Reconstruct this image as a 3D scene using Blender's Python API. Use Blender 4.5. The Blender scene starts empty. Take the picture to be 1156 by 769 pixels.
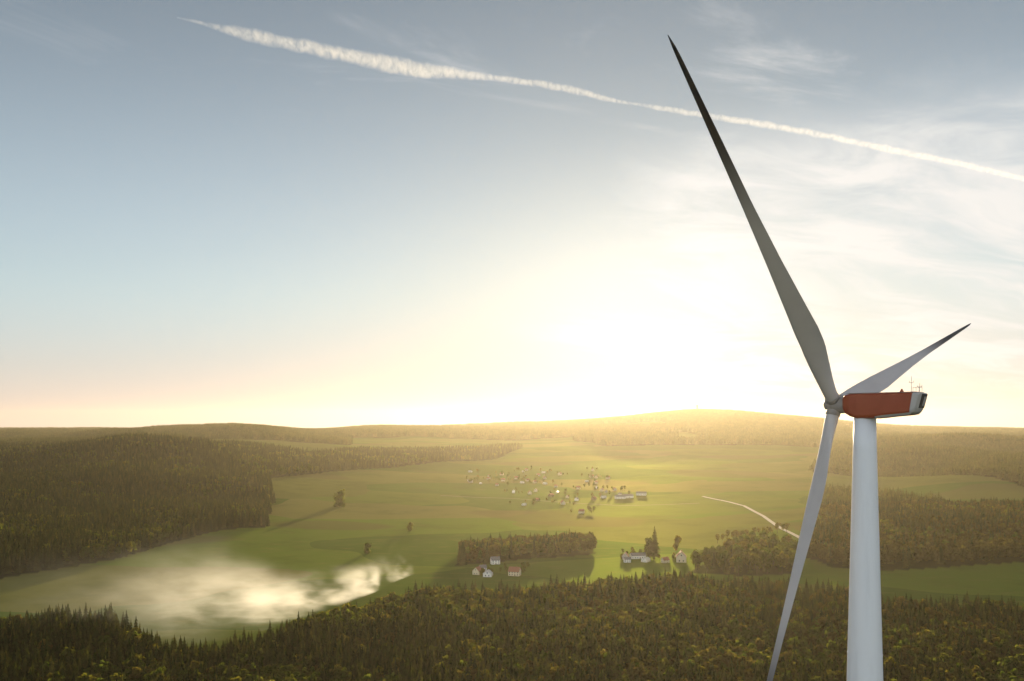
import bpy, bmesh, math, random
import numpy as np
from mathutils import Vector, Matrix

R = math.radians
SC = bpy.context.scene
COL = SC.collection
RNG = np.random.default_rng(11)
random.seed(5)

# ------------------------------------------------------------------ camera, sky, sun, exposure
F, CX, HY, CAMZ = 950.0, 578.0, 478.0, 150.0      # focal length, centre and eye level of the 1156 px wide photograph
cam = bpy.data.objects.new('camera', bpy.data.cameras.new('camera'))
COL.objects.link(cam); SC.camera = cam
cam.location = (0, 0, CAMZ); cam.rotation_euler = (R(90), 0, 0)
cam.data.sensor_width = 36; cam.data.lens = F / 1156 * 36
cam.data.shift_y = 93.5 / 1156
cam.data.clip_start = 0.5; cam.data.clip_end = 90000

SUN_EL, SUN_AZ = 6.0, 7.6                          # degrees; azimuth clockwise from the view axis (+Y)
SUN_STRENGTH, SKY_STRENGTH, EXPOSURE = 4.0, 0.10, 1.0
SDIR = Vector((math.sin(R(SUN_AZ)) * math.cos(R(SUN_EL)), math.cos(R(SUN_AZ)) * math.cos(R(SUN_EL)), math.sin(R(SUN_EL))))
sun = bpy.data.objects.new('sun', bpy.data.lights.new('sun', 'SUN'))
COL.objects.link(sun)
sun.data.energy = SUN_STRENGTH; sun.data.angle = R(0.5); sun.data.color = (1.0, 0.80, 0.52)
sun.rotation_euler = SDIR.to_track_quat('Z', 'Y').to_euler()


class NT:
    """a few shorthands for building node trees"""
    def __init__(s, tree): s.t = tree; s.n = tree.nodes; s.l = tree.links
    def new(s, kind, **kw):
        nd = s.n.new(kind)
        for k, v in kw.items(): setattr(nd, k, v)
        return nd
    def put(s, sock, v):
        if isinstance(v, bpy.types.NodeSocket): s.l.new(v, sock)
        elif isinstance(v, (tuple, list)) and sock.type == 'RGBA' and len(v) == 3: sock.default_value = (*v, 1)
        else: sock.default_value = v
    def m(s, op, a, b=0.0, c=None, clamp=False):
        nd = s.new('ShaderNodeMath', operation=op, use_clamp=clamp)
        s.put(nd.inputs[0], a); s.put(nd.inputs[1], b)
        if c is not None: s.put(nd.inputs[2], c)
        return nd.outputs[0]
    def ss(s, v, a, b, lo=0.0, hi=1.0):
        nd = s.new('ShaderNodeMapRange', interpolation_type='SMOOTHSTEP')
        s.put(nd.inputs['Value'], v); s.put(nd.inputs['From Min'], a); s.put(nd.inputs['From Max'], b)
        s.put(nd.inputs['To Min'], lo); s.put(nd.inputs['To Max'], hi)
        return nd.outputs['Result']
    def mix(s, f, a, b, mode='MIX'):
        nd = s.new('ShaderNodeMix', data_type='RGBA', blend_type=mode)
        s.put(nd.inputs['Factor'], f); s.put(nd.inputs['A'] if False else nd.inputs[6], a); s.put(nd.inputs[7], b)
        return nd.outputs[2]
    def vec(s, x, y, z):
        nd = s.new('ShaderNodeCombineXYZ')
        s.put(nd.inputs[0], x); s.put(nd.inputs[1], y); s.put(nd.inputs[2], z)
        return nd.outputs[0]
    def vm(s, op, a, b=None):
        nd = s.new('ShaderNodeVectorMath', operation=op)
        s.put(nd.inputs[0], a)
        if b is not None: s.put(nd.inputs[1], b)
        return nd.outputs['Value'] if op in ('DOT_PRODUCT', 'LENGTH') else nd.outputs['Vector']
    def noise(s, v, scale, detail=4, rough=0.55, dist=0.0):
        nd = s.new('ShaderNodeTexNoise', noise_dimensions='3D')
        s.put(nd.inputs['Vector'], v); nd.inputs['Scale'].default_value = scale
        nd.inputs['Detail'].default_value = detail; nd.inputs['Roughness'].default_value = rough
        nd.inputs['Distortion'].default_value = dist
        return nd.outputs['Fac']
    def ramp(s, f, stops, interp='LINEAR'):
        nd = s.new('ShaderNodeValToRGB'); cr = nd.color_ramp; cr.interpolation = interp
        while len(cr.elements) < len(stops): cr.elements.new(0.5)
        for e, (p, c) in zip(cr.elements, stops):
            e.position = p; e.color = (*c, 1) if len(c) == 3 else c
        s.put(nd.inputs[0], f)
        return nd.outputs[0]


def build_world():
    w = bpy.data.worlds.new('World'); SC.world = w; w.use_nodes = True
    t = NT(w.node_tree); t.n.clear()
    out = t.new('ShaderNodeOutputWorld'); bg = t.new('ShaderNodeBackground')
    t.l.new(bg.outputs[0], out.inputs[0]); bg.inputs['Strength'].default_value = SKY_STRENGTH
    sky = t.new('ShaderNodeTexSky', sky_type='NISHITA', sun_disc=False)
    sky.sun_elevation = R(SUN_EL); sky.sun_rotation = R(SUN_AZ)
    sky.altitude = 300; sky.air_density = 1.0; sky.dust_density = DUST; sky.ozone_density = 1.2
    hs = t.new('ShaderNodeHueSaturation'); hs.inputs['Saturation'].default_value = 0.43
    t.l.new(sky.outputs[0], hs.inputs['Color'])
    # the photograph's soft highlight shoulder: brightness of the clear sky levels off towards the sun
    lum = t.vm('DOT_PRODUCT', hs.outputs[0], (.25, .55, .20))
    q = t.m('DIVIDE', lum, KNEE)
    gain = t.m('POWER', t.m('ADD', 1.0, t.m('POWER', q, 3.0)), -1 / 3)
    clear = t.new('ShaderNodeVectorMath', operation='SCALE'); t.l.new(hs.outputs[0], clear.inputs[0]); t.l.new(gain, clear.inputs['Scale'])
    clear = t.vm('MULTIPLY', clear.outputs[0], SKY_TINT)
    d = t.vm('NORMALIZE', t.new('ShaderNodeTexCoord').outputs['Generated'])
    sp = t.new('ShaderNodeSeparateXYZ'); t.l.new(d, sp.inputs[0])
    x, y, z = sp.outputs
    clear = t.mix(t.ss(z, .16, .0), clear, t.vm('MULTIPLY', clear, HORIZON_TINT))
    hi = t.new('ShaderNodeVectorMath', operation='SCALE'); t.l.new(clear, hi.inputs[0])
    t.l.new(t.ss(z, .12, .50, 1.0, .60), hi.inputs['Scale']); clear = hi.outputs[0]
    ca = t.m('MAXIMUM', t.vm('DOT_PRODUCT', d, tuple(SDIR)), 0.0)
    near = t.m('POWER', ca, 130.0); mid = t.m('POWER', ca, 26.0)
    # cirrus layer: the direction projected on a flat layer overhead
    zz = t.m('ADD', t.m('MAXIMUM', z, 0.0), 0.10)
    px, py = t.m('DIVIDE', x, zz), t.m('DIVIDE', y, zz)
    flow = t.vec(t.m('ADD', t.m('MULTIPLY', px, 0.75), t.m('MULTIPLY', py, 0.12)),
                 t.m('ADD', t.m('MULTIPLY', px, -0.45), t.m('MULTIPLY', py, 1.25)), 3.7)
    warp = t.noise(flow, 0.55, 3, 0.5)
    flow2 = t.vm('ADD', flow, t.vec(t.m('MULTIPLY', warp, 1.6), t.m('MULTIPLY', warp, 2.2), 0.0))
    n1 = t.noise(flow2, 0.62, 3, 0.5)
    n2 = t.noise(flow2, 2.1, 8, 0.62, 0.35)
    az = t.m('DIVIDE', x, t.m('MAXIMUM', y, 0.05))
    el = t.m('DIVIDE', z, t.m('MAXIMUM', y, 0.05))
    right = t.ss(t.m('ADD', az, t.m('MULTIPLY', t.m('SUBTRACT', n1, 0.5), 0.5)), 0.0, 0.30)
    lift = t.m('MULTIPLY', t.m('SUBTRACT', n2, 0.5), 0.16)
    low = t.ss(t.m('ADD', t.m('SUBTRACT', el, t.m('MULTIPLY', az, 0.22)), lift), 0.33, 0.22)
    veil = t.m('MULTIPLY', right, low)
    tex = t.m('ADD', t.m('MULTIPLY', n1, 0.5), t.m('MULTIPLY', n2, 0.6))
    streak = t.ss(tex, t.m('SUBTRACT', t.m('SUBTRACT', 0.595, t.m('MULTIPLY', right, .035)), t.m('MULTIPLY', veil, 0.11)), t.m('SUBTRACT', 0.76, t.m('MULTIPLY', veil, 0.08)))
    wisp = t.m('MULTIPLY', t.m('MULTIPLY', streak, t.m('MAXIMUM', right, t.ss(z, .30, .42))), t.m('ADD', 0.50, t.m('MULTIPLY', right, 0.40)))
    fac = t.m('ADD', wisp, t.m('MULTIPLY', veil, 0.22), clamp=True)
    fac = t.m('MULTIPLY', fac, t.ss(z, 0.0, 0.06))
    # cloud brightness: forward scattering rises towards the sun
    ccol = t.new('ShaderNodeVectorMath', operation='SCALE')
    ccol.inputs[0].default_value = (1.0, 0.985, 0.96)
    t.l.new(t.m('ADD', CLOUD_BASE, t.m('MULTIPLY', mid, CLOUD_SUN)), ccol.inputs['Scale'])
    col = t.mix(fac, clear, ccol.outputs[0])
    # unseen cloud banks added behind the camera to brighten the tower and shaded forest
    qx, qz = t.m('MULTIPLY', x, 2.2), t.m('MULTIPLY', z, 4.5)
    bn = t.noise(t.vec(qx, t.m('MULTIPLY', y, 2.2), qz), 1.1, 6, .58, .3)
    fill_bank = t.m('MULTIPLY', t.ss(bn, .40, .62), t.m('MULTIPLY', t.ss(y, .10, -.35), t.ss(z, .95, .5)))
    col = t.mix(fill_bank, col, (FILL_BANK * .90, FILL_BANK * .98, FILL_BANK * 1.07))
    glow = t.new('ShaderNodeVectorMath', operation='SCALE'); glow.inputs[0].default_value = (1.0, 0.96, 0.88)
    t.l.new(t.m('ADD', t.m('MULTIPLY', near, AUREOLE), t.m('MULTIPLY', mid, AUREOLE * 0.12)), glow.inputs['Scale'])
    col = t.vm('ADD', col, glow.outputs[0])
    t.l.new(col, bg.inputs['Color'])


CLOUD_BASE, CLOUD_SUN, AUREOLE, DUST, KNEE = 4.35, 0.2, 0.8, 0.35, 3.9
SKY_TINT, HORIZON_TINT, FILL_BANK = (.90, 1.0, 1.08), (1.0, .85, .94), 9.2
build_world()
SC.view_settings.view_transform = 'Standard'; SC.view_settings.look = 'None'
SC.view_settings.exposure = EXPOSURE; SC.view_settings.gamma = 1; SC.view_settings.use_curve_mapping = False
SC.render.engine = 'CYCLES'
cy = SC.cycles
cy.use_denoising = True; cy.max_bounces = 5; cy.diffuse_bounces = 2; cy.glossy_bounces = 2; cy.transmission_bounces = 3
cy.volume_bounces = 1; cy.transparent_max_bounces = 12; cy.use_adaptive_sampling = True; cy.adaptive_threshold = 0.02
cy.volume_max_steps = 256


# ------------------------------------------------------------------ helpers
def at(px, py, Y):
    """the point at depth Y that the photograph shows at pixel (px, py)"""
    return Vector(((px - CX) * Y / F, Y, CAMZ + (HY - py) * Y / F))


def tag(o, label=None, cat=None, group=None, kind=None):
    if label: o['label'] = label
    if cat: o['category'] = cat
    if group: o['group'] = group
    if kind: o['kind'] = kind
    return o


def empty(name, loc, rz=0.0):
    o = bpy.data.objects.new(name, None); COL.objects.link(o)
    o.location = loc; o.rotation_euler = (0, 0, rz); o.empty_display_size = 0.5
    return o


def link(name, me, mat=None, parent=None, smooth=False):
    if mat is not None and not me.materials: me.materials.append(mat)
    o = bpy.data.objects.new(name, me); COL.objects.link(o)
    if parent: o.parent = parent
    if smooth: me.shade_smooth()
    return o


def mesh(name, v, f):
    me = bpy.data.meshes.new(name); me.from_pydata([tuple(p) for p in v], [], f); me.update()
    return me


def bm_mesh(name, bm):
    bmesh.ops.recalc_face_normals(bm, faces=bm.faces)
    me = bpy.data.meshes.new(name); bm.to_mesh(me); bm.free()
    return me


def add_box(bm, x0, x1, y0, y1, z0, z1):
    vs = [bm.verts.new((x, y, z)) for z in (z0, z1) for x, y in ((x0, y0), (x1, y0), (x1, y1), (x0, y1))]
    for a in ((3, 2, 1, 0), (4, 5, 6, 7), (0, 1, 5, 4), (1, 2, 6, 5), (2, 3, 7, 6), (3, 0, 4, 7)):
        bm.faces.new([vs[i] for i in a])
    return vs


def add_rings(bm, rings, cap=True):
    """skin a list of closed rings of points"""
    rs = [[bm.verts.new(p) for p in r] for r in rings]
    n = len(rs[0])
    for a, b in zip(rs, rs[1:]):
        for i in range(n): bm.faces.new((a[i], a[(i + 1) % n], b[(i + 1) % n], b[i]))
    if cap:
        bm.faces.new(rs[0][::-1]); bm.faces.new(rs[-1])
    return rs


def add_tube(bm, p0, p1, r0, r1=None, n=10):
    p0, p1 = Vector(p0), Vector(p1); r1 = r0 if r1 is None else r1
    d = (p1 - p0).normalized(); s = d.orthogonal().normalized(); q = d.cross(s)
    add_rings(bm, [[p + (s * math.cos(k * 2 * math.pi / n) + q * math.sin(k * 2 * math.pi / n)) * r for k in range(n)]
                   for p, r in ((p0, r0), (p1, r1))])


def vnoise(x, y, seed=0):
    """smooth value noise in 0..1"""
    x = np.asarray(x, float); y = np.asarray(y, float)
    ix, iy = np.floor(x).astype(np.int64), np.floor(y).astype(np.int64)
    fx, fy = x - ix, y - iy
    fx, fy = fx * fx * (3 - 2 * fx), fy * fy * (3 - 2 * fy)
    def h(a, b):
        n = (a * 374761393 + b * 668265263 + seed * 144665) & 0x7fffffff
        n = ((n ^ (n >> 13)) * 1274126177) & 0x7fffffff
        return ((n ^ (n >> 16)) & 0xffff) / 65535.0
    return (h(ix, iy) * (1 - fx) + h(ix + 1, iy) * fx) * (1 - fy) + (h(ix, iy + 1) * (1 - fx) + h(ix + 1, iy + 1) * fx) * fy


def fbm(x, y, seed=0, oct=4):
    s, a, t = 0.0, 0.5, 0.0
    for k in range(oct):
        s = s + a * vnoise(x * 2 ** k, y * 2 ** k, seed + k); t += a; a *= 0.55
    return s / t


# ------------------------------------------------------------------ materials
def mat_new(name):
    m = bpy.data.materials.new(name); m.use_nodes = True
    t = NT(m.node_tree); t.n.clear()
    out = t.new('ShaderNodeOutputMaterial')
    return m, t, out


def paint(name, c, rough=0.45, dirt=0.12, scale=1.5, spec=0.4, streak=False):
    m, t, out = mat_new(name)
    p = t.new('ShaderNodeBsdfPrincipled')
    tc = t.new('ShaderNodeTexCoord').outputs['Object']
    v = t.vm('MULTIPLY', tc, (1.0, 1.0, 0.12)) if streak else tc
    n = t.noise(v, scale, 5, 0.6)
    col = t.mix(t.ss(n, 0.42, 0.75, 0.0, dirt * 3), c, tuple(k * 0.55 for k in c))
    t.l.new(col, p.inputs['Base Color'])
    t.put(p.inputs['Roughness'], t.ss(n, 0.2, 0.8, rough - 0.08, rough + 0.12))
    p.inputs['Specular IOR Level'].default_value = spec
    t.l.new(p.outputs[0], out.inputs[0])
    return m


def foliage(name, stops, trans=0.45):
    m, t, out = mat_new(name)
    oi = t.new('ShaderNodeObjectInfo').outputs['Random']
    col = t.ramp(oi, stops)
    g = t.new('ShaderNodeNewGeometry').outputs['Random Per Island']
    hv = t.new('ShaderNodeHueSaturation')
    t.put(hv.inputs['Value'], t.m('ADD', 0.78, t.m('MULTIPLY', g, 0.44)))
    t.put(hv.inputs['Hue'], t.m('ADD', 0.485, t.m('MULTIPLY', g, 0.03)))
    t.l.new(col, hv.inputs['Color'])
    a, b = t.new('ShaderNodeBsdfDiffuse'), t.new('ShaderNodeBsdfTranslucent')
    t.l.new(t.mix(1.0, hv.outputs[0], (.55, .58, .55), 'MULTIPLY'), a.inputs[0])
    warm = t.mix(1.0, hv.outputs[0], (2.0, 1.95, 0.85), 'MULTIPLY')
    t.l.new(warm, b.inputs[0])
    mx = t.new('ShaderNodeMixShader'); mx.inputs[0].default_value = trans
    t.l.new(a.outputs[0], mx.inputs[1]); t.l.new(b.outputs[0], mx.inputs[2])
    t.l.new(mx.outputs[0], out.inputs[0])
    return m


M = {}
M['conifer'] = foliage('conifer needles', [(0.0, (.022, .034, .010)), (0.4, (.036, .048, .013)), (0.75, (.056, .062, .016)),
                                           (1.0, (.085, .082, .022))], .5)
M['broadleaf'] = foliage('broadleaf leaves', [(0.0, (.060, .084, .016)), (0.5, (.095, .108, .020)), (0.8, (.130, .122, .026)), (1.0, (.150, .120, .030))], 0.6)
M['golden'] = foliage('autumn leaves', [(0.0, (.13, .115, .028)), (1.0, (.17, .135, .034))], 0.55)
M['bark'] = paint('bark', (.085, .060, .042), 0.9, 0.25, 3.0, 0.1)
M['white_tower'] = paint('white coated steel', (.75, .76, .79), 0.42, 0.09, 0.6, 0.4, True)
def blade_paint():
    m, t, out = mat_new('white gelcoat with dark tips')
    p = t.new('ShaderNodeBsdfPrincipled'); tc = t.new('ShaderNodeTexCoord').outputs['Object']
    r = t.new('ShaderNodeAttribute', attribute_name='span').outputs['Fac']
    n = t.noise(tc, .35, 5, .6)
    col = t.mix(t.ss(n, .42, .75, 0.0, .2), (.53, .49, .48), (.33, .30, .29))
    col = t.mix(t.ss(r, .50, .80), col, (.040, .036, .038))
    t.l.new(col, p.inputs['Base Color']); p.inputs['Roughness'].default_value = .42; p.inputs['Specular IOR Level'].default_value = .35
    t.l.new(p.outputs[0], out.inputs[0]); return m


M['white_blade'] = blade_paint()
M['grey_hub'] = paint('grey gelcoat', (.30, .265, .24), 0.5, 0.10, 0.8)
M['red'] = paint('red nacelle paint', (.31, .058, .018), 0.45, 0.10, 0.7)
M['roof_grey'] = paint('dark grey lid', (.16, .12, .10), 0.5, 0.1, 1.0)
M['panel_white'] = paint('white panel', (.44, .415, .40), 0.45, 0.05, 1.0)
M['black'] = paint('black vent', (.025, .022, .022), 0.55, 0.05, 1.0)
M['steel'] = paint('galvanised steel', (.35, .34, .33), 0.4, 0.1, 4.0)
M['wall_white'] = paint('white render', (.78, .76, .70), 0.8, 0.10, 0.5, 0.2)
M['wall_dull'] = paint('old render', (.50, .45, .38), 0.8, 0.15, 0.5, 0.2)
M['wall_cream'] = paint('cream render', (.66, .56, .40), 0.8, 0.10, 0.5, 0.2)
M['wall_wood'] = paint('weathered boards', (.22, .15, .09), 0.85, 0.2, 0.8, 0.2)
M['roof_red'] = paint('red clay tile', (.30, .12, .07), 0.7, 0.2, 1.2, 0.3)
M['roof_slate'] = paint('grey slate', (.17, .16, .16), 0.6, 0.2, 1.2, 0.4)
M['roof_pale'] = paint('pale metal sheet', (.55, .54, .50), 0.4, 0.1, 0.8, 0.5)
M['glass'] = paint('dark window glass', (.04, .045, .05), 0.08, 0.02, 1.0, 0.6)
M['door'] = paint('brown door', (.16, .09, .05), 0.6, 0.1, 2.0)
M['stone'] = paint('tower stone', (.30, .27, .23), 0.85, 0.2, 0.2, 0.2)


# ------------------------------------------------------------------ terrain heights (relative to eye level), by bearing and depth
YK = np.array([150, 400, 650, 800, 1000, 1300, 1700, 2200, 2800, 3500, 4500, 6000, 8000, 12000, 16000], float)
PROF = {
    -700: [-142, -142, -140, -136, -120, -95, -72, -72, -78, -80, -74, -66, -58, -110, -160],
    -250: [-142, -142, -140, -138, -124, -98, -70, -72, -78, -80, -72, -64, -62, -110, -160],
    0:    [-142, -142, -140, -139, -128, -102, -67, -72, -85, -80, -72, -64, -60, -110, -160],
    90:   [-142, -142, -140, -140, -132, -106, -66, -64, -74, -72, -66, -60, -58, -110, -160],
    150:  [-142, -142, -140, -140, -134, -110, -72, -52, -60, -46, -50, -58, -62, -110, -160],
    200:  [-142, -142, -140, -140, -136, -116, -82, -62, -54, -36, -44, -56, -70, -110, -160],
    245:  [-142, -142, -140, -140, -137, -122, -92, -66, -50, -8, -36, -54, -72, -110, -160],
    300:  [-142, -142, -140, -140, -138, -130, -110, -84, -56, -16, -40, -58, -76, -110, -160],
    350:  [-142, -142, -140, -140, -139, -133, -116, -92, -68, -58, -52, -62, -80, -110, -160],
    420:  [-142, -142, -140, -140, -140, -137, -122, -100, -80, -62, -30, -40, -72, -110, -160],
    560:  [-142, -142, -140, -140, -140, -140, -135, -115, -92, -68, -40, -14, -50, -110, -160],
    640:  [-142, -142, -140, -140, -140, -140, -135, -115, -90, -62, -30, 8, -40, -110, -160],
    700:  [-142, -142, -140, -140, -140, -140, -135, -115, -86, -55, -10, 40, -30, -110, -160],
    745:  [-142, -142, -140, -140, -140, -139, -134, -114, -83, -50, -2, 84, -20, -110, -160],
    790:  [-142, -142, -140, -140, -140, -138, -132, -113, -81, -46, 2, 116, -10, -110, -160],
    850:  [-142, -142, -140, -140, -138, -136, -130, -112, -80, -46, 4, 78, -20, -110, -160],
    930:  [-142, -142, -140, -140, -135, -132, -126, -108, -80, -60, -20, 34, -30, -110, -160],
    1000: [-142, -142, -140, -140, -130, -128, -122, -105, -76, -82, -60, -32, -50, -110, -160],
    1060: [-142, -142, -140, -140, -127, -126, -120, -102, -74, -84, -70, -44, -54, -110, -160],
    1156: [-142, -142, -140, -140, -126, -126, -120, -100, -84, -86, -76, -58, -60, -110, -160],
    1400: [-142, -142, -140, -138, -124, -122, -116, -98, -86, -84, -76, -62, -60, -110, -160],
    1900: [-142, -142, -140, -136, -122, -118, -110, -96, -86, -84, -76, -62, -60, -110, -160],
}
UK = np.array(sorted(PROF), float)
_gu = np.linspace(-700, 1900, 521); _gl = np.linspace(math.log(150), math.log(16000), 260)
_T = np.array([[PROF[int(u)][j] for j in range(len(YK))] for u in UK], float)
_A = np.array([np.interp(_gl, np.log(YK), row) for row in _T])
_G = np.array([np.interp(_gu, UK, _A[:, j]) for j in range(len(_gl))])           # [logY, u]


def _blur(a, s, ax):
    k = np.exp(-0.5 * (np.arange(-3 * s, 3 * s + 1) / s) ** 2); k /= k.sum()
    p = [(0, 0), (0, 0)]; p[ax] = (3 * s, 3 * s)
    return np.apply_along_axis(lambda r: np.convolve(r, k, 'valid'), ax, np.pad(a, p, mode='edge'))


_G = _blur(_blur(_G, 4, 1), 4, 0)


def bearing(X, Y):
    return np.clip(CX + F * X / np.maximum(Y, 150.0), -700, 1900)


def height(X, Y):
    X = np.asarray(X, float); Y = np.asarray(Y, float)
    u = (bearing(X, Y) + 700) / 5.0
    l = (np.log(np.clip(Y, 150, 15999)) - _gl[0]) / (_gl[1] - _gl[0])
    i = np.clip(np.floor(u).astype(int), 0, 519); j = np.clip(np.floor(l).astype(int), 0, 258)
    a, b = np.clip(u - i, 0, 1), np.clip(l - j, 0, 1)
    z = (_G[j, i] * (1 - a) + _G[j, i + 1] * a) * (1 - b) + (_G[j + 1, i] * (1 - a) + _G[j + 1, i + 1] * a) * b
    amp = np.clip((Y - 700) / 1600, 0.05, 1.0)
    z = z + (fbm(X / 420 + 31, Y / 420 + 17, 3, 4) - 0.5) * 20 * amp
    ub = bearing(X, Y)
    hilly = np.clip((330 - ub) / 90, 0, 1) * np.clip((Y - 800) / 500, 0, 1) * np.clip((6500 - Y) / 2000, .25, 1) + np.clip((ub - 930) / 60, 0, 1) * np.clip((Y - 1300) / 400, 0, 1) * np.clip((6500 - Y) / 2000, .2, 1)
    z = z + (fbm(X / 300 + 3, Y / 330 + 7, 13, 2) - 0.5) * 58 * hilly
    return z + CAMZ


def hz(X, Y): return float(height(np.array([X]), np.array([Y]))[0])


def inpoly(u, y, poly):
    """even-odd test for points (u, y) in a polygon of (bearing px, depth)"""
    c = np.zeros(np.shape(u), bool); n = len(poly)
    for k in range(n):
        (x0, y0), (x1, y1) = poly[k], poly[(k + 1) % n]
        if y0 == y1: continue
        hit = ((y0 > y) != (y1 > y)) & (u < (x1 - x0) * (y - y0) / (y1 - y0) + x0)
        c ^= hit
    return c


NEAR_EDGE = [(-900, 560), (0, 556), (60, 562), (110, 556), (142, 540), (162, 512), (190, 490), (228, 484), (268, 492), (329, 535), (389, 580), (445, 618), (475, 655),
             (500, 655), (560, 646), (616, 655), (660, 672), (690, 690), (720, 700), (768, 705), (880, 690), (930, 650), (1000, 602), (1156, 590), (1900, 590)]


def near_edge(u): return np.interp(u, [a for a, _ in NEAR_EDGE], [b for _, b in NEAR_EDGE])


LEFT_HILL = [(-900, 700), (0, 752), (130, 850), (250, 1055), (300, 1085), (306, 1300), (304, 1660), (420, 2020), (560, 2480), (590, 2900), (420, 2600),
             (350, 2300), (300, 2400), (-900, 2600)]
COPSE = [(515, 830), (556, 845), (600, 872), (640, 884), (672, 900), (668, 965), (600, 945), (520, 905)]
RIGHT_WOOD = [(905, 880), (938, 815), (990, 790), (1040, 800), (1156, 830), (1900, 850), (1900, 1240), (1156, 1215), (1000, 1230), (918, 1240), (930, 1180), (914, 1000)]
EDGE_CLUMP = [(778, 790), (835, 770), (905, 780), (900, 900), (860, 960), (800, 850)]


def forest_mask(X, Y):
    """0..1 forest cover on the ground, 1 under trees"""
    u = bearing(X, Y)
    m = ((Y < near_edge(u)) & (Y > 60)) | inpoly(u, Y, LEFT_HILL) | inpoly(u, Y, COPSE) | inpoly(u, Y, RIGHT_WOOD) | inpoly(u, Y, EDGE_CLUMP)
    n = fbm(X / 700 + 5, Y / 900 + 9, 21, 3)
    far = (Y > 2900) & (n > 0.50 - np.clip((Y - 2900) / 5000, 0, 0.2) + np.where((u > 430) & (u < 960), 0.02, -0.12))
    far &= ~((u > 395) & (u < 650) & (Y < 3500 + 500 * (n - .5)))
    far |= (Y > 2300) & (u < 395) & (n > .46)
    ridge = (Y > 1235) & (Y <= 2900) & (u > 925 + 60 * (n - .5)) & (n > np.where(Y < 1900, .46, .36))
    ridge |= (Y > 2350) & (Y < 3000) & (u > 930 + 90 * (n - .5))
    ridge |= (Y > 4700) & ((n > .52) | (u > 560))
    return m | far | ridge


# ------------------------------------------------------------------ ground
GLEAM = (2.85, 2.6, 2.2)


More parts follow.
